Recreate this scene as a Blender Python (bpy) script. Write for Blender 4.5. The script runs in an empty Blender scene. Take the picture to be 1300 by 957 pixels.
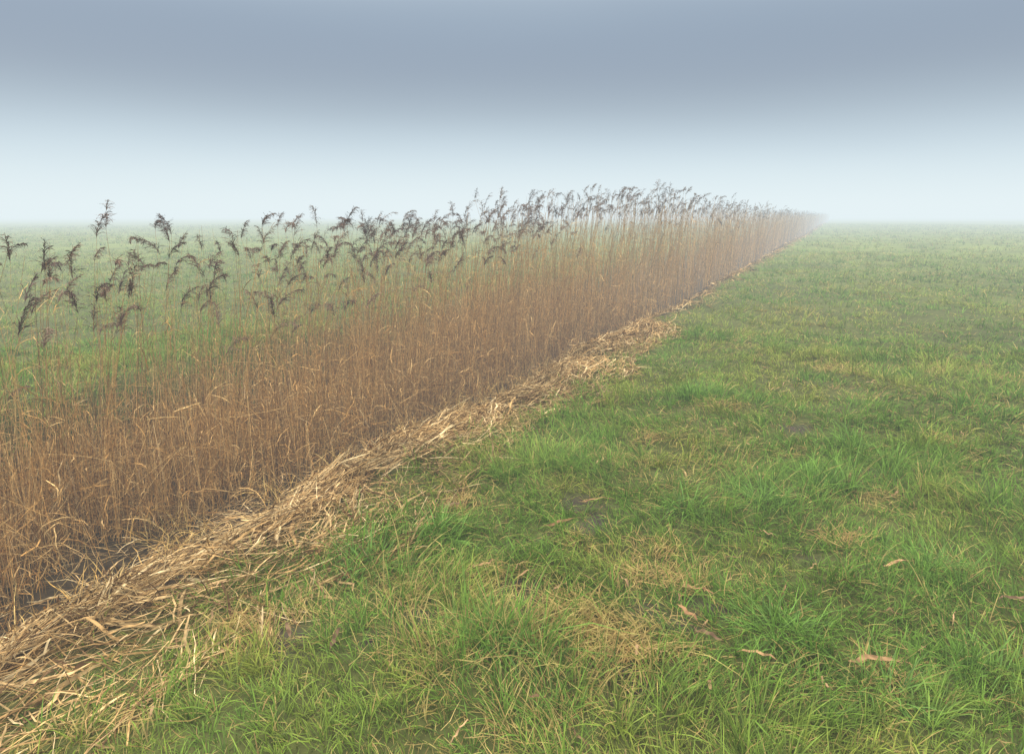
import bpy, math, numpy as np
from math import radians, sin, cos, tan
rng = np.random.default_rng(11)
scene = bpy.context.scene
scene.view_settings.view_transform='Standard'
scene.view_settings.look='None'
scene.view_settings.exposure=0
CAMH=1.6; PITCH=10.5; YAW=25.2; F=867.0

# ---------------------------------------------------------------- noise
def _h(ix,iy,seed):
    h=(ix*374761393+iy*668265263+seed*974634777)&0x7fffffff
    h=((h^(h>>13))*1274126177)&0x7fffffff
    h=((h^(h>>16))*668265263)&0x7fffffff
    return (h^(h>>15))/float(0x7fffffff)
def vn(x,y,f=1.0,seed=0):
    x=np.asarray(x,float)*f+137.3; y=np.asarray(y,float)*f+91.7
    ix=np.floor(x).astype(np.int64); iy=np.floor(y).astype(np.int64)
    fx=x-ix; fy=y-iy; fx=fx*fx*(3-2*fx); fy=fy*fy*(3-2*fy)
    a=_h(ix,iy,seed);b=_h(ix+1,iy,seed);c=_h(ix,iy+1,seed);d=_h(ix+1,iy+1,seed)
    return (a*(1-fx)+b*fx)*(1-fy)+(c*(1-fx)+d*fx)*fy
def fbm(x,y,f=1.0,seed=0,o=3):
    s=0;a=1;t=0
    for i in range(o):
        s=s+a*vn(x,y,f*2**i,seed+i*17); t+=a; a*=.5
    return s/t
def ss(a,b,x):
    t=np.clip((x-a)/(b-a),0,1); return t*t*(3-2*t)

# ---------------------------------------------------------------- terrain
BOT=-.75
def edge(y):
    return 0.24*(vn(y*0+3.3,y,0.9,5)-.5)+0.16*(vn(y*0+1.3,y,3.1,6)-.5)
def hz(x,y):
    x=np.asarray(x,float); y=np.asarray(y,float)
    e=edge(y)
    d=ss(-2.35,-3.8,x-e)*(1-ss(-5.7,-6.5,x+e))
    z=BOT*d
    z=z+0.05*(vn(x,y,0.6,1)-.5)+0.06*(vn(x,y,2.3,2)-.5)+0.035*(vn(x,y,6.,3)-.5)
    z=z+0.25*(vn(x,y,0.05,9)-.5)*ss(12,60,np.hypot(x,y))
    return z
def pix(u,v):
    r=u-650.; up=434.-v; p=radians(PITCH)
    f=F*cos(p)+up*sin(p); w=up*cos(p)-F*sin(p); t=-CAMH/w
    r*=t; f*=t; a=radians(YAW)
    return r*cos(a)-f*sin(a), r*sin(a)+f*cos(a)

DEAD=[(735,800,.15),(790,830,.12),(850,722,.15),(820,745,.11),(1065,690,.08),(905,520,.13),(940,528,.10),(640,735,.09),(1005,575,.10),(1060,468,.2),
      (345,800,.13),(1120,640,.08),(820,560,.08),(690,800,.10),(1200,560,.08),(520,850,.09),(760,700,.08),(600,640,.1),(1120,850,.06)]
MUD=[(748,635,.15),(645,757,.09),(372,828,.11),(765,668,.10),(560,800,.07),(500,830,.07),(1000,545,.12),(700,680,.07),(900,780,.07),(1110,600,.1),(770,862,.09),(720,650,.08),(690,740,.05),(1010,700,.06),(850,800,.06)]
LUSH=[(985,805,.12),(965,640,.15),(1180,730,.13),(1275,850,.1),(890,505,.25),(1080,560,.2),(700,590,.16),(560,690,.1),(1240,520,.25),(1130,880,.1),(870,650,.1),(1050,620,.12),(620,820,.08),(470,730,.08)]
def blob(L,x,y,k=1.):
    m=np.zeros(np.shape(x)); wx=x+.25*(vn(x,y,4,33)-.5)+.12*(vn(x,y,11,35)-.5); wy=y+.25*(vn(x,y,4,34)-.5)+.12*(vn(x,y,11,36)-.5)
    for u,v,r in L:
        a,b=pix(u,v)
        d=np.hypot(wx-a,wy-b)/(r*k)
        m=np.maximum(m,1-ss(.3,1.7,d))
    return m

# ---------------------------------------------------------------- mesh tools
class Acc:
    def __init__(s): s.v=[];s.f=[];s.c=[];s.n=0
    def add(s,V,Fc,C):
        s.v.append(V.reshape(-1,3).astype(np.float32)); s.f.append((Fc+s.n).reshape(-1,4).astype(np.int32)); s.c.append(C.reshape(-1,3).astype(np.float32)); s.n+=V.reshape(-1,3).shape[0]
    def obj(s,name,mat,smooth=False):
        V=np.concatenate(s.v);Fc=np.concatenate(s.f);C=np.concatenate(s.c)
        me=bpy.data.meshes.new(name)
        me.vertices.add(len(V)); me.vertices.foreach_set('co',V.ravel())
        me.loops.add(Fc.size); me.loops.foreach_set('vertex_index',Fc.ravel())
        me.polygons.add(len(Fc)); me.polygons.foreach_set('loop_start',np.arange(0,Fc.size,4,dtype=np.int32))
        me.update(calc_edges=True)
        if smooth: me.polygons.foreach_set('use_smooth',np.ones(len(Fc),bool))
        a=me.attributes.new('Col','FLOAT_COLOR','POINT')
        a.data.foreach_set('color',np.concatenate([C,np.ones((len(C),1),np.float32)],1).ravel())
        me.materials.append(mat)
        o=bpy.data.objects.new(name,me); scene.collection.objects.link(o)
        print(name,len(V),len(Fc)); return o
def curve(p0,az,th0,bend,L,K,wob=0):
    N=len(p0); th=th0[:,None]+bend[:,None]*((np.arange(K)+.5)/K)[None,:]
    a=az[:,None]+(rng.normal(0,1,(N,K))*wob if wob else 0)
    ds=(L/K)[:,None]
    d=np.stack([np.sin(th)*np.cos(a)*ds,np.sin(th)*np.sin(a)*ds,np.cos(th)*ds],-1)
    P=np.zeros((N,K+1,3)); P[:,0]=p0; P[:,1:]=p0[:,None]+np.cumsum(d,1)
    return P
def expand(C,N,K1):
    return np.broadcast_to(C[:,None,:],(N,K1,3)) if C.ndim==2 else C
def ribbon(acc,P,W,side,C):
    N,K1,_=P.shape; s=side if side.ndim==3 else side[:,None,:]
    V=np.stack([P-s*W[...,None]*.5,P+s*W[...,None]*.5],2)
    C=np.repeat(expand(C,N,K1)[:,:,None,:],2,2)
    b=np.arange(N)[:,None]*(K1*2)+np.arange(K1-1)[None,:]*2
    acc.add(V,np.stack([b,b+1,b+3,b+2],-1),C)
def tube(acc,P,R,side,C,S=3):
    N,K1,_=P.shape
    T=np.gradient(P,axis=1); T/=np.linalg.norm(T,axis=-1,keepdims=True)+1e-9
    u=np.broadcast_to(side[:,None,:],P.shape); v=np.cross(T,u)
    an=np.arange(S)*2*math.pi/S
    V=P[:,:,None]+R[:,:,None,None]*(u[:,:,None]*np.cos(an)[None,None,:,None]+v[:,:,None]*np.sin(an)[None,None,:,None])
    C=np.repeat(expand(C,N,K1)[:,:,None,:],S,2)
    b=np.arange(N)[:,None,None]*(K1*S)+np.arange(K1-1)[None,:,None]*S
    i=np.arange(S)[None,None,:]; j=(i+1)%S
    acc.add(V,np.stack([b+i,b+j,b+j+S,b+i+S],-1),C)
def perp(az,tw=None):
    s=np.stack([-np.sin(az),np.cos(az),0*az],-1)
    if tw is not None:
        s=s*np.cos(tw)[:,None]; s[:,2]=np.sin(tw)
    return s
U=lambda a,b,n: rng.uniform(a,b,n)
G=lambda m,s,n: rng.normal(m,s,n)
A=np.array

# ---------------------------------------------------------------- materials
def mat_blade(name,transl=.3,gloss=0.,nscale=60.,var=.35):
    m=bpy.data.materials.new(name); m.use_nodes=True; nt=m.node_tree; n=nt.nodes; n.clear(); l=nt.links
    out=n.new('ShaderNodeOutputMaterial'); at=n.new('ShaderNodeAttribute'); at.attribute_name='Col'
    geo=n.new('ShaderNodeNewGeometry'); no=n.new('ShaderNodeTexNoise'); no.inputs['Scale'].default_value=nscale; no.inputs['Detail'].default_value=0
    l.new(geo.outputs['Position'],no.inputs['Vector'])
    mr=n.new('ShaderNodeMapRange'); mr.inputs[1].default_value=.3; mr.inputs[2].default_value=.7; mr.inputs[3].default_value=1-var; mr.inputs[4].default_value=1+var
    l.new(no.outputs[0],mr.inputs[0])
    vm=n.new('ShaderNodeVectorMath'); vm.operation='SCALE'; l.new(at.outputs['Color'],vm.inputs[0]); l.new(mr.outputs[0],vm.inputs['Scale'])
    p=n.new('ShaderNodeBsdfDiffuse'); l.new(vm.outputs[0],p.inputs['Color']); last=p.outputs[0]
    if transl>0:
        t=n.new('ShaderNodeBsdfTranslucent'); l.new(vm.outputs[0],t.inputs['Color'])
        mx=n.new('ShaderNodeMixShader'); mx.inputs[0].default_value=transl
        l.new(last,mx.inputs[1]); l.new(t.outputs[0],mx.inputs[2]); last=mx.outputs[0]
    if gloss>0:
        g=n.new('ShaderNodeBsdfGlossy'); g.inputs['Roughness'].default_value=.45; g.inputs['Color'].default_value=(1,1,1,1)
        mx=n.new('ShaderNodeMixShader'); mx.inputs[0].default_value=gloss
        l.new(last,mx.inputs[1]); l.new(g.outputs[0],mx.inputs[2]); last=mx.outputs[0]
    l.new(last,out.inputs['Surface'])
    return m
M_grass=mat_blade('grass_blade',.33,.012,25,.2)
M_reed=mat_blade('dry_reed_stem',0,0.,40,.3)
M_leaf=mat_blade('dry_reed_leaf',0,0,40,.35)
M_plume=mat_blade('reed_plume',0,0,80,.3)
def mat_ground():
    m=bpy.data.materials.new('soil_and_turf'); m.use_nodes=True; nt=m.node_tree; n=nt.nodes; l=nt.links
    p=n['Principled BSDF']; p.inputs['Roughness'].default_value=.9; p.inputs['Specular IOR Level'].default_value=.1
    at=n.new('ShaderNodeAttribute'); at.attribute_name='Col'
    geo=n.new('ShaderNodeNewGeometry')
    a=n.new('ShaderNodeTexNoise'); a.inputs['Scale'].default_value=18; a.inputs['Detail'].default_value=5; l.new(geo.outputs['Position'],a.inputs['Vector'])
    b=n.new('ShaderNodeTexNoise'); b.inputs['Scale'].default_value=.35; b.inputs['Detail'].default_value=5; l.new(geo.outputs['Position'],b.inputs['Vector'])
    ad=n.new('ShaderNodeMath'); ad.operation='ADD'; l.new(a.outputs[0],ad.inputs[0]); l.new(b.outputs[0],ad.inputs[1])
    mr=n.new('ShaderNodeMapRange'); mr.inputs[1].default_value=.7; mr.inputs[2].default_value=1.3; mr.inputs[3].default_value=.55; mr.inputs[4].default_value=1.45
    l.new(ad.outputs[0],mr.inputs[0])
    vm=n.new('ShaderNodeVectorMath'); vm.operation='SCALE'; l.new(at.outputs['Color'],vm.inputs[0]); l.new(mr.outputs[0],vm.inputs['Scale'])
    l.new(vm.outputs[0],p.inputs['Base Color'])
    bu=n.new('ShaderNodeBump'); bu.inputs['Distance'].default_value=.02; bu.inputs['Strength'].default_value=.7; l.new(a.outputs[0],bu.inputs['Height']); l.new(bu.outputs[0],p.inputs['Normal'])
    return m

# ---------------------------------------------------------------- ground sheet
def axis(lo,hi,step,far,g=1.09):
    c=list(np.arange(lo,hi,step)); s=step
    while c[-1]<far: s*=g; c.append(c[-1]+s)
    s=step
    while c[0]>-far: s*=g; c.insert(0,c[0]-s)
    return A(c)
gx=axis(-7,4,.045,1600); gy=axis(0,9,.06,1600)
X,Y=np.meshgrid(gx,gy,indexing='ij'); Z=hz(X,Y)
acc=Acc(); nx,ny=X.shape
idx=np.arange(nx*ny).reshape(nx,ny)
turf=A([.135,.165,.036]); soil=A([.035,.03,.014]); mudc=A([.05,.038,.03])
R=np.hypot(X,Y)
tf=ss(6,40,R); C=(soil*.65+turf*.35)[None,None]*(1-tf[...,None])+turf[None,None]*tf[...,None]
mm=blob(MUD,X,Y)[...,None]; C=C*(1-mm)+mudc*mm
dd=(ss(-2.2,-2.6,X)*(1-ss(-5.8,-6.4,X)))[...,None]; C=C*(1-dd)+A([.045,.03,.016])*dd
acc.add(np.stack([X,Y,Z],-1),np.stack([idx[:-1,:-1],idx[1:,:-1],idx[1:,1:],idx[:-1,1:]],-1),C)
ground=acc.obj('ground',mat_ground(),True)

# ---------------------------------------------------------------- grass
def grass_color(x,y,n,dead,lush):
    g1=A([.110,.200,.022]); g2=A([.240,.260,.040]); g3=A([.145,.265,.042]); st=A([.58,.45,.16]); br=A([.34,.205,.075])
    k=fbm(x,y,.45,40,3)*.45+fbm(x,y,2.6,42,2)*.55; k=ss(.38,.62,k)[:,None]
    C=g1*(1-k)+g2*k
    t=(rng.random(n)*.4+lush*.5)[:,None]; C=C*(1-t)+g3*t
    C=C*U(.5,1.6,n)[:,None]
    pd=.13+.60*dead+.34*ss(.52,.68,fbm(x,y,1.5,55,3))+.14*ss(.45,.7,vn(x,y,7,56))-.12*lush+.35*ss(-1.95,-2.35,x)*(x>-3.9)
    isd=rng.random(n)<pd
    m=U(0,1,n)[:,None]; D=st*m+br*(1-m)
    D=D*.8+C*.2
    C=np.where(isd[:,None],D,C)
    return C,isd
def wedge(N,rmin,rmax,powr,half=46):
    rr=np.linspace(rmin,rmax,6000); w=rr*np.where(rr<3,1,(rr/3)**-powr); c=np.cumsum(w); c/=c[-1]
    r=np.interp(rng.random(N),c,rr); a=radians(90+YAW)+U(-radians(half),radians(half),N)
    return r*np.cos(a),r*np.sin(a),r
def side_mask(x,y):
    e=edge(y)
    pr=ss(-2.55,-2.15,x-e); pl=1-ss(-6.3,-5.8,x)
    return np.maximum(pr,pl)
accR=Acc(); accL=Acc()
def put(P,W,S,C,x):
    right=x>-4.2
    for a,m in ((accR,right),(accL,~right)):
        if m.any(): ribbon(a,P[m],W[m],S[m],C[m])
def grass(NT,nb,rmin,rmax,powr,K,short,fade=0):
    x,y,r=wedge(NT,rmin,rmax,powr)
    dead=blob(DEAD,x,y); mud=blob(MUD,x,y); lush=blob(LUSH,x,y)
    keep=(rng.random(NT)<side_mask(x,y))&(rng.random(NT)>mud*1.1)
    x,y,r,dead,lush=[q[keep] for q in (x,y,r,dead,lush)]
    n=len(x)
    tall=ss(.55,.85,vn(x,y,5.5,74))
    ts=(.55+1.0*vn(x,y,4.,70)*vn(x,y,1.1,71)*1.6+.55*lush+.4*tall)*U(.6,1.4,n)
    ts=ts*(1-.35*ss(-1.9,-2.4,x)*(x>-4))
    ts=ts*(1+.9*ss(-8.5,-6.8,x)*(x<-5)*vn(x,y,1.3,73))
    taz=(vn(x,y,.8,77)*4*math.pi)
    rep=np.repeat(np.arange(n),nb); N=len(rep)
    x,y,r,dead,lush,ts,taz=[q[rep] for q in (x,y,r,dead,lush,ts,taz)]
    oa=U(0,2*math.pi,N); od=np.abs(G(0,.018,N))*(1+r/12)*(2.2 if short else 1)
    px=x+od*np.cos(oa); py=y+od*np.sin(oa)
    C,isd=grass_color(px,py,N,dead,lush)
    pz=hz(px,py)-.008
    vx=np.cos(oa)+.7*np.cos(taz)+G(0,.5,N); vy=np.sin(oa)+.7*np.sin(taz)+G(0,.5,N)
    az=np.arctan2(vy,vx)
    L=(U(.025,.07,N) if short else U(.05,.14,N))*ts
    L=L*(1+.3*ss(10,40,r))
    th0=np.abs(G(.45,.35,N))+isd*U(.1,.9,N); bend=U(.2,1.8,N)*(0.6 if short else 1)
    th0=np.minimum(th0,1.45)
    P=curve(np.stack([px,py,pz],-1),az,th0,bend,L,K)
    gz=hz(P[:,-1,0],P[:,-1,1])+.004
    P[:,-1,2]=np.maximum(P[:,-1,2],gz)
    w0=U(.0020,.0050,N)*(1+.2*lush)*np.maximum(1,r/4.0)**.85
    prof=A([.8,1.,.75,.12]) if K==3 else (A([.9,.8,.15]) if K==2 else A([1,.2]))
    W=w0[:,None]*prof[None,:]
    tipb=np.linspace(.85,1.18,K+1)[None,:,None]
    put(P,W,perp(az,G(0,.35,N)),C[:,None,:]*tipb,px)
grass(13500,13,.9,10,1.3,3,False)
grass(12500,8,.9,9,1.2,2,True)
grass(17000,9,8.0,34,1.9,2,False)
grass(21000,9,14,130,1.35,2,False)

# explicit long tussocks
for (u,v,r0) in LUSH:
    a,b=pix(u,v); n=int(120*min(1,r0/.14))
    x=a+G(0,.03+r0*.2,n); y=b+G(0,.03+r0*.2,n); az=np.arctan2(y-b,x-a)+G(0,.6,n)
    P=curve(np.stack([x,y,hz(x,y)],-1),az,np.abs(G(.7,.35,n)),U(.5,1.5,n),U(.09,.22,n),3)
    P[:,:,2]=np.maximum(P[:,:,2],hz(P[:,:,0],P[:,:,1])+.01)
    C=A([.145,.27,.05])*U(.6,1.45,n)[:,None]
    put(P,U(.003,.0055,n)[:,None]*A([.8,1.,.75,.1])[None],perp(az,G(0,.3,n)),C,x)
# matted dead thatch, scattered and mixed with green
def thatch(x,y,r):
    n=len(x)
    az=vn(x,y,2.5,88)*11+G(0,.9,n)
    P=curve(np.stack([x,y,hz(x,y)+U(0,.03,n)],-1),az,U(.6,1.5,n),U(0,1.0,n),U(.05,.15,n),3,.3)
    P[:,:,2]=np.maximum(P[:,:,2],hz(P[:,:,0],P[:,:,1])+U(.003,.05,n)[:,None])
    m=rng.random(n)[:,None]; C=(A([.58,.43,.16])*m+A([.38,.235,.08])*(1-m))*U(.65,1.2,n)[:,None]
    put(P,(U(.0018,.0038,n)*np.maximum(1,r/4))[:,None]*A([.8,1.,.75,.2])[None],perp(az,G(0,.4,n)),C,x)
n=30000; x,y,r=wedge(n,1.2,24,1.25)
pm=.28*ss(.54,.72,fbm(x,y,1.7,58,3))+.015
ok=(rng.random(n)<pm)&(x-edge(y)>-2.5); thatch(x[ok],y[ok],r[ok])
for u,v,r0 in DEAD:
    a,b=pix(u,v); rr=math.hypot(a,b); n=int(480*(r0/.16)**2/max(1,(rr/3.2))**1.5)
    x=a+G(0,r0*.75,n); y=b+G(0,r0*.75,n)
    ok=rng.random(n)<ss(.35,.6,vn(x,y,9,61))*.9+.1; x=x[ok];y=y[ok]; thatch(x,y,np.hypot(x,y))
accR.obj('meadow_grass',M_grass); accL.obj('meadow_grass.001',M_grass)

# ---------------------------------------------------------------- reed bed
def ysamp(N,y0,y1,pw):
    yy=np.linspace(y0,y1,6000); w=np.where(yy<6,1,(np.maximum(yy,.1)/6)**-pw); c=np.cumsum(w);c/=c[-1]
    return np.interp(rng.random(N),c,yy)
def xfront(y): return -4.6+.5*ss(2.5,5.5,y)+.9*ss(8,18,y)+.40*(vn(y*0,y,1.2,101)-.5)+.26*(vn(y*0,y,3.7,104)-.5)
def xback(y): return -5.95+.3*(vn(y*0,y,.7,102)-.5)
def rxy(N,y0=-.3,y1=170,pw=.75,clump=True,ext=0.):
    M=int(N*2.8); y=ysamp(M,y0,y1,pw); f=xfront(y)+ext*(1-ss(8,18,y)); b=xback(y); t=rng.random(M)**(.85); x=b+(f-b)*t
    if clump:
        k=ss(.3,.65,vn(x,y,2.2,110)); ok=rng.random(M)<(.12+.88*k); x=x[ok];y=y[ok]
    x=x[:N];y=y[:N]
    return x,y,np.hypot(x,y)
def topz(y):
    na=.5+.5*ss(4,9,y)
    return 1.20+.14*ss(2.5,5,y)+.62*ss(7.5,13,y)-.18*ss(18,30,y)+.34*na*(vn(y*0+9,y,.5,120)-.5)+.16*(vn(y*0+4,y,.11,121)-.5)
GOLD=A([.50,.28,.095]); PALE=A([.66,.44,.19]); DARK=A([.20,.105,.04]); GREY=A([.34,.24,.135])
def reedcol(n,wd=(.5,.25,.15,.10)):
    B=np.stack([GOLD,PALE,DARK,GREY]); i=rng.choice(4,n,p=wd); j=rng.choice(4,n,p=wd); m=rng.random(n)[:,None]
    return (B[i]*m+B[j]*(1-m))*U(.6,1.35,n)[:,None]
aS=Acc();aL=Acc();aP=Acc()
def thick(r,p=.6): return np.maximum(1,r/7.)**p
def tall(N,y0,y1,pw,plume_frac,hs=0.16,hoff=0.):
    x,y,r=rxy(N,y0,y1,pw); N=len(x); z=hz(x,y)-.02
    H=(topz(y)+hoff+np.minimum(G(-.08,hs,N),.15))-z
    H=np.clip(H,.5,3)
    az=G(.55,1.3,N)
    th0=np.abs(G(.03,.09,N)); bend=np.abs(G(.08,.19,N)); K=7
    P=curve(np.stack([x,y,z],-1),az,th0,bend,H,K,.25)
    P[:,:,:2]+=np.cumsum(G(0,.007,(N,K+1,2)),1)
    R0=U(.0016,.0029,N)*thick(r)
    R=R0[:,None]*np.linspace(1,.5,K+1)[None,:]
    C=reedcol(N); tcol=np.linspace(0,1,K+1)[None,:,None]
    C=C[:,None,:]*(1-.3*tcol)+A([.27,.19,.12])*.3*tcol
    tube(aS,P,R,perp(az),C)
    for q in range(4):
        m=rng.random(N)<(.75,.6,.4,.3)[q]; n=m.sum(); k=rng.integers(1,K,n); 
        p0=P[m][np.arange(n),k]; la=U(0,2*math.pi,n); LL=U(.08,.30,n)
        Q=curve(p0,la,U(.1,.9,n),U(.3,2.6,n),LL,4,.3)
        w=U(.003,.007,n)*thick(r[m])
        ribbon(aL,Q,w[:,None]*A([.6,1,.9,.6,.1])[None],perp(la,G(0,.7,n)),reedcol(n,(.4,.3,.2,.1)))
    m=rng.random(N)<plume_frac
    plumes(P[m],az[m],th0[m]+bend[m],r[m])
def plumes(P,az,th,r):
    tip=P[:,-1]; n=len(tip)
    if n==0: return
    L=U(.14,.30,n); bd=np.maximum(np.abs(G(1.1,.55,n)),.4); az=G(.2,1.2,n); K=6
    Rc=curve(tip,az,np.minimum(th,.25),bd,L,K); 
    tube(aP,Rc,(U(.0012,.0018,n)*thick(r))[:,None]*np.linspace(1,.4,K+1)[None],perp(az),np.tile(A([.2,.14,.10]),(n,1)))
    bm=rng.random(n)[:,None]**1.2
    base=(A([.085,.052,.048])*(1-bm)+A([.20,.13,.09])*bm)*U(.75,1.3,n)[:,None]
    full=U(.45,1.,n)
    for lo,hi,nb,ws in ((0,9,105,1.15),(9,22,60,1.45),(22,60,28,1.9),(60,400,12,2.5)):
        m=(r>=lo)&(r<hi); c=m.sum()
        if c==0: continue
        idx=np.repeat(np.where(m)[0],nb); N=len(idx)
        keep=rng.random(N)<full[idx]; idx=idx[keep]; N=len(idx)
        t=rng.random(N)**.9*.97; f=t*K; k=np.minimum(f.astype(int),K-1); fr=(f-k)[:,None]
        p0=Rc[idx,k]*(1-fr)+Rc[idx,k+1]*fr
        tt=np.minimum(th[idx],.25)+bd[idx]*t
        a=az[idx]+G(0,.9,N); LL=U(.035,.10,N)*(1.15-.65*t)*(L[idx]/.19)
        Q=curve(p0,a,np.maximum(tt*.85+G(.12,.25,N),.05),U(.5,2.2,N),LL,4,.3)
        w=U(.0022,.0052,N)*ws*np.maximum(1,r[idx]/14)**.5
        prof=A([.35,1,.75,1.1,.15])[None]*U(.5,1.5,(N,5))
        ribbon(aP,Q,w[:,None]*prof,perp(a,G(0,.8,N)),base[idx]*U(.65,1.45,N)[:,None])
tall(220,-.3,6,0,.52,.20,.02)
tall(3300,6,280,.8,.46,.19)
tall(320,-.3,6.5,0,.03,.28,-.34)
tall(2000,6,280,.75,.05,.28,-.28)
tall(180,-.3,8,0,.5,.25,-.28)
def mid(N,y0,y1,pw,lo,hi,lean,rad,cw,K=5,ext=0.,c2=None):
    x,y,r=rxy(N,y0,y1,pw,False,ext); N=len(x); z=hz(x,y)-.02
    H=U(lo,hi,N)*(.80+.26*ss(5,12,y))*(.55+.9*vn(x,y,1.8,130)); az=U(0,2*math.pi,N)+0
    H=H*(1-.6*ss(-.15,.35,x-xfront(y)))
    th0=np.minimum(np.abs(G(0,lean,N)),1.5); bend=G(.1,.35,N)
    P=curve(np.stack([x,y,z],-1),az,th0,bend,H,K,.25)
    P[:,:,2]=np.maximum(P[:,:,2],hz(P[:,:,0],P[:,:,1]))
    R=(U(*rad,N)*thick(r))[:,None]*np.linspace(1,.5,K+1)[None]
    tube(aS,P,R,perp(az),reedcol(N,cw))
def snapped(N,y0,y1,pw):
    x,y,r=rxy(N,y0,y1,pw,False,.25); N=len(x); z=hz(x,y)-.02
    az=U(0,2*math.pi,N); L1=U(.2,.95,N); P=curve(np.stack([x,y,z],-1),az,np.abs(G(0,.15,N)),G(0,.1,N),L1,2)
    a2=az+G(0,1,N); Q=curve(P[:,-1],a2,U(1.1,2.6,N),U(0,.4,N),U(.2,.8,N),3)
    PP=np.concatenate([P,Q[:,1:]],1); PP[:,:,2]=np.maximum(PP[:,:,2],hz(PP[:,:,0],PP[:,:,1]))
    tube(aS,PP,(U(.0014,.0026,N)*thick(r))[:,None]*np.linspace(1,.5,6)[None],perp(az),reedcol(N,(.4,.35,.15,.1)))
mid(4300,-.3,14,.4,.55,1.5,.17,(.0014,.0027),(.5,.2,.2,.1),5,.0)
mid(4200,8,280,.8,.9,1.6,.10,(.0018,.0032),(.55,.25,.1,.1))
mid(5500,-.3,14,.4,.15,.70,.40,(.0014,.0028),(.25,.15,.5,.1),5,.10)  # low stems weighted to DARK: shade at the reed base put into their colour
mid(2600,-.3,12,.3,.3,1.1,.95,(.0013,.0026),(.35,.4,.15,.1),5,.25)
snapped(2800,-.3,14,.3)
def shreds(N,y0,y1,pw,ext=.2,zs=.38,cw=(.4,.3,.2,.1)):
    x,y,r=rxy(N,y0,y1,pw,False,ext); N=len(x); z=hz(x,y)+np.abs(G(0,zs,N))*(1-.7*ss(-.1,.4,x-xfront(y)))
    az=U(0,2*math.pi,N)
    P=curve(np.stack([x,y,z],-1),az,U(.1,1.9,N),G(.4,.9,N),U(.08,.32,N),4,.35)
    P[:,:,2]=np.maximum(P[:,:,2],hz(P[:,:,0],P[:,:,1]))
    ribbon(aL,P,(U(.003,.010,N)*thick(r))[:,None]*A([.6,1,.9,.7,.15])[None],perp(az,G(0,.8,N)),reedcol(N,cw))
shreds(8000,-.3,14,.4); shreds(6000,-.3,14,.4,.2,.22,(.2,.2,.5,.1)); shreds(3600,12,200,.9)  # second batch lies lower, coloured mostly DARK to stand in for base shade
# low dead sedge blades in the sunken ditch between the stand and the trampled litter
N=11000; y=ysamp(N,-.5,16,.4); x=-3.15+.25*(vn(y*0,y,1.3,170)-.5)-U(0,1.0,N)*(1+.45*(1-ss(2.5,5.5,y))); r=np.hypot(x,y)
kk=vn(x,y,2.6,171); ok=rng.random(N)<(.05+.95*ss(.38,.62,kk)); x,y,r=x[ok],y[ok],r[ok]; N=len(x)
az=U(0,2*math.pi,N); P=curve(np.stack([x,y,hz(x,y)-.01],-1),az,np.abs(G(.35,.4,N)),U(.1,1.7,N),U(.10,.36,N)*(.45+.7*ss(-3.2,-4.2,x)),4,.2)
P[:,:,2]=np.maximum(P[:,:,2],hz(P[:,:,0],P[:,:,1])+.003)
ribbon(aL,P,(U(.003,.008,N)*thick(r))[:,None]*A([.8,1,.9,.6,.1])[None],perp(az,G(0,.5,N)),reedcol(N,(.3,.4,.15,.15))*A([.98,1.05,.9]))
reed=bpy.data.objects.new('reed_bed',None); scene.collection.objects.link(reed)
for a,nm,mt in ((aS,'culms',M_reed),(aL,'dry_leaves',M_leaf),(aP,'seed_plumes',M_plume)):
    o=a.obj(nm,mt); o.parent=reed

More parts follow.
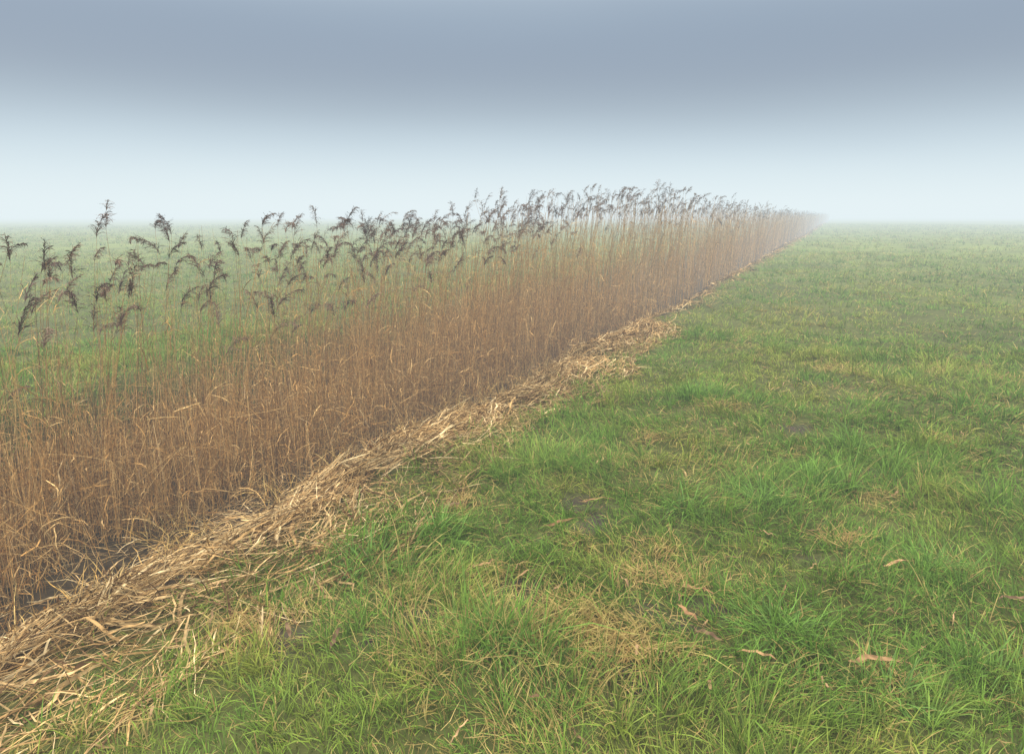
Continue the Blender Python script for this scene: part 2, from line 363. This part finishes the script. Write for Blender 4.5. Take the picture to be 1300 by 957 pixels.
# ---------------------------------------------------------------- flattened reed litter on the bank
aT=Acc()
def litter(N,y0,y1,pw,wmul,tubefrac):
    y=ysamp(N,y0,y1,pw); e=edge(y); t=np.clip(G(.42,.31,N),-.18,1.2)
    wid=1.55+.45*(1-ss(2.5,5,y))-1.0*ss(6,13,y)+.4*(vn(y*0,y,.8,141)-.5); x=-2.20+e-t*wid+.24*(vn(y*0,y,1.7,140)-.5)
    kp=rng.random(N)<(.4+.6*ss(.22,.45,vn(x,y,2.3,143))); x=x[kp];y=y[kp];t=t[kp];N=len(x)
    r=np.hypot(x,y); flow=vn(x,y,1.8,150)*3.6-1.8
    az=math.pi/2+.15+flow*.65+G(0,.5,N)+np.where(rng.random(N)<.2,G(0,1.4,N),0)
    az=np.where(rng.random(N)<.5,az+math.pi,az)
    L=U(.05,.42,N)*U(.6,1.2,N); K=5
    ridge=.10*np.exp(-((t-.36)/.26)**2)*(.3+1.5*vn(x,y,2.6,160))*(1-.6*ss(7,12,y))
    lay=ridge*rng.random(N)**.6+U(.004,.03,N); tilt=G(0,.04,N)
    P=curve(np.stack([x,y,0*x],-1),az,np.full(N,math.pi/2),np.zeros(N),L,K,.22)
    P-= (P[:,-1:]-P[:,:1])*.5
    s=np.linspace(-1,1,K+1)[None]
    hh=hz(P[:,:,0],P[:,:,1])
    P[:,:,2]=hh*.8+np.mean(hh,1)[:,None]*.2+lay[:,None]+tilt[:,None]*s-.02*s**2*rng.random(N)[:,None]
    P[:,:,2]=np.maximum(P[:,:,2],hh+.003)
    m=rng.random(N)<tubefrac
    B=np.stack([A([.56,.38,.18]),A([.42,.26,.11]),A([.17,.10,.05]),A([.70,.53,.29])]); i=rng.choice(4,N,p=(.37,.30,.20,.13))
    C=B[i]*U(.5,1.25,N)[:,None]*(.6+.7*vn(x,y,2.5,166))[:,None]
    tk=np.maximum(1,r/6)**.6
    tube(aT,P[m],(U(.0015,.0028,m.sum())*tk[m])[:,None]*np.linspace(1,.6,K+1)[None],perp(az[m]),C[m])
    q=~m; nq=q.sum(); w=np.where(rng.random(nq)<.08,U(.011,.020,nq),U(.003,.009,nq))*wmul*tk[q]
    ribbon(aT,P[q],w[:,None]*A([.5,.9,1,.9,.7,.15])[None],perp(az[q],G(0,.6,nq)),C[q])
litter(33000,.0,10,.3,1,.4)
litter(4200,9,150,1.0,1,.3)
aT.obj('dead_reed_litter',M_leaf)

# ---------------------------------------------------------------- loose dead leaves lying in the grass
aD=Acc()
def lay_leaf(x,y,az,L,W,col,lift):
    n=len(x);K=6
    P=curve(np.stack([x,y,0*x],-1),az,np.full(n,math.pi/2),np.zeros(n),L,K,.18)
    P[:,:,2]=hz(P[:,:,0],P[:,:,1])+lift[:,None]+G(0,.006,(n,K+1))+.02*np.sin(np.linspace(0,3,K+1))[None]*rng.random(n)[:,None]
    ribbon(aD,P,W[:,None]*A([.2,.75,1,1,.85,.6,.1])[None],perp(az,G(0,.45,n)),col)
LV=[(1120,735,.16,.022,0.3),(905,770,.16,.018,2.4),(885,800,.12,.018,2.),(735,650,.22,.02,.3),(690,682,.16,.016,.1),(1075,855,.20,.022,.2),(985,860,.14,.018,2.6),
    (1265,780,.14,.016,0.),(1090,765,.12,.012,2.2),(915,830,.12,.014,2.3),(600,735,.12,.012,.4),(760,660,.14,.016,.5),(655,752,.1,.018,.5),(420,845,.12,.018,1.4),(370,835,.12,.02,2.),(1060,628,.12,.012,.3),(560,655,.15,.014,.4)]
for u,v,L,W,a in LV:
    x,y=pix(u,v); c=[A([.25,.14,.07]),A([.33,.20,.10]),A([.16,.10,.06])][rng.integers(3)]
    lay_leaf(A([x]),A([y]),A([a+radians(YAW)]),A([L]),A([W]),c[None,:],A([.055]))
n=420
x,y,r=wedge(n,1.2,9,.6,45); ok=x>-2.3; x=x[ok];y=y[ok];n=len(x)
lay_leaf(x,y,U(0,6.3,n),U(.04,.13,n),U(.004,.012,n),A([.33,.21,.11])*U(.4,1.4,n)[:,None],U(.01,.05,n))
aD.obj('fallen_dead_leaves',M_leaf)

# ---------------------------------------------------------------- ground mist (homogeneous volume; its brightness is put in as emission, no scattering)
FOG=A([.79,.89,.92]); SIG=1/98.; TOP=7.2
bpy.ops.mesh.primitive_cube_add(size=1,location=(0,0,(TOP-2.2)/2)); fog=bpy.context.object; fog.name='ground_mist'; fog.scale=(3000,3000,TOP+2.2)
fm=bpy.data.materials.new('mist_volume'); fm.use_nodes=True; nt=fm.node_tree; nt.nodes.clear()
o=nt.nodes.new('ShaderNodeOutputMaterial'); ab=nt.nodes.new('ShaderNodeVolumeAbsorption'); ab.inputs['Color'].default_value=(0,0,0,1); ab.inputs['Density'].default_value=SIG
em=nt.nodes.new('ShaderNodeEmission'); em.inputs['Color'].default_value=(*FOG,1); em.inputs['Strength'].default_value=SIG
ad=nt.nodes.new('ShaderNodeAddShader'); nt.links.new(ab.outputs[0],ad.inputs[0]); nt.links.new(em.outputs[0],ad.inputs[1]); nt.links.new(ad.outputs[0],o.inputs['Volume'])
fog.data.materials.append(fm)
try:
    fm.cycles.emission_sampling='NONE'; fm.cycles.homogeneous_volume=True
except Exception as ex: print(ex)

# ---------------------------------------------------------------- sky
SUN_EL,SUN_ROT=42,-70
w=bpy.data.worlds.new('World'); scene.world=w; w.use_nodes=True; nt=w.node_tree; n=nt.nodes; n.clear(); l=nt.links
out=n.new('ShaderNodeOutputWorld'); sky=n.new('ShaderNodeTexSky'); sky.sky_type='NISHITA'; sky.sun_disc=False
sky.sun_elevation=radians(SUN_EL); sky.sun_rotation=radians(SUN_ROT)
b1=n.new('ShaderNodeBackground'); b1.inputs['Strength'].default_value=.06; l.new(sky.outputs[0],b1.inputs[0])
tc=n.new('ShaderNodeTexCoord'); sp=n.new('ShaderNodeSeparateXYZ'); l.new(tc.outputs['Generated'],sp.inputs[0])
no=n.new('ShaderNodeTexNoise'); no.inputs['Scale'].default_value=1.6; no.inputs['Detail'].default_value=2
mp=n.new('ShaderNodeMapping'); mp.inputs['Scale'].default_value=(1,1,5); l.new(tc.outputs['Generated'],mp.inputs[0]); l.new(mp.outputs[0],no.inputs['Vector'])
ma=n.new('ShaderNodeMath'); ma.operation='MULTIPLY_ADD'; ma.inputs[1].default_value=.03; l.new(no.outputs[0],ma.inputs[0])
mb=n.new('ShaderNodeMath'); mb.operation='SUBTRACT'; mb.inputs[1].default_value=.015; l.new(sp.outputs[2],mb.inputs[0]); l.new(mb.outputs[0],ma.inputs[2])
rp=n.new('ShaderNodeValToRGB'); l.new(ma.outputs[0],rp.inputs[0]); cr=rp.color_ramp; cr.interpolation='B_SPLINE'
S=4.2
stops=[(0,(.72,.84,.90)),(.05,(.63,.77,.85)),(.095,(.44,.57,.69)),(.145,(.22,.295,.40)),(.20,(.155,.21,.325)),(.29,(.25,.345,.47)),(.42,(.9,1.0,1.05)),(.70,(3.0,2.92,2.7)),(1,(4.2,4.05,3.7))]
while len(cr.elements)<len(stops): cr.elements.new(.5)
for e,(p,c) in zip(cr.elements,stops): e.position=p; e.color=(c[0]/S,c[1]/S,c[2]/S,1)
b2=n.new('ShaderNodeBackground'); b2.inputs['Strength'].default_value=S; l.new(rp.outputs[0],b2.inputs[0])
mx=n.new('ShaderNodeMixShader'); mx.inputs[0].default_value=.94; l.new(b1.outputs[0],mx.inputs[1]); l.new(b2.outputs[0],mx.inputs[2]); l.new(mx.outputs[0],out.inputs[0])
# ---------------------------------------------------------------- sun (diffused by overcast)
sd=bpy.data.lights.new('sun','SUN'); sd.energy=1.5; sd.angle=radians(15); sd.color=(1,.94,.84)
so=bpy.data.objects.new('sun',sd); scene.collection.objects.link(so)
from mathutils import Vector
az=radians(SUN_ROT); el=radians(SUN_EL)
d=Vector((sin(az)*cos(el),cos(az)*cos(el),sin(el)))
so.rotation_euler=d.to_track_quat('Z','Y').to_euler(); so.location=(0,0,20)
# ---------------------------------------------------------------- camera
cd=bpy.data.cameras.new('camera'); cam=bpy.data.objects.new('camera',cd); scene.collection.objects.link(cam)
cd.sensor_width=36; cd.lens=F/1300*36; cd.shift_y=-44.5/1300; cd.clip_end=5000; cd.clip_start=.05
cam.location=(0,0,CAMH); cam.rotation_euler=(radians(90-PITCH),0,radians(YAW)); scene.camera=cam
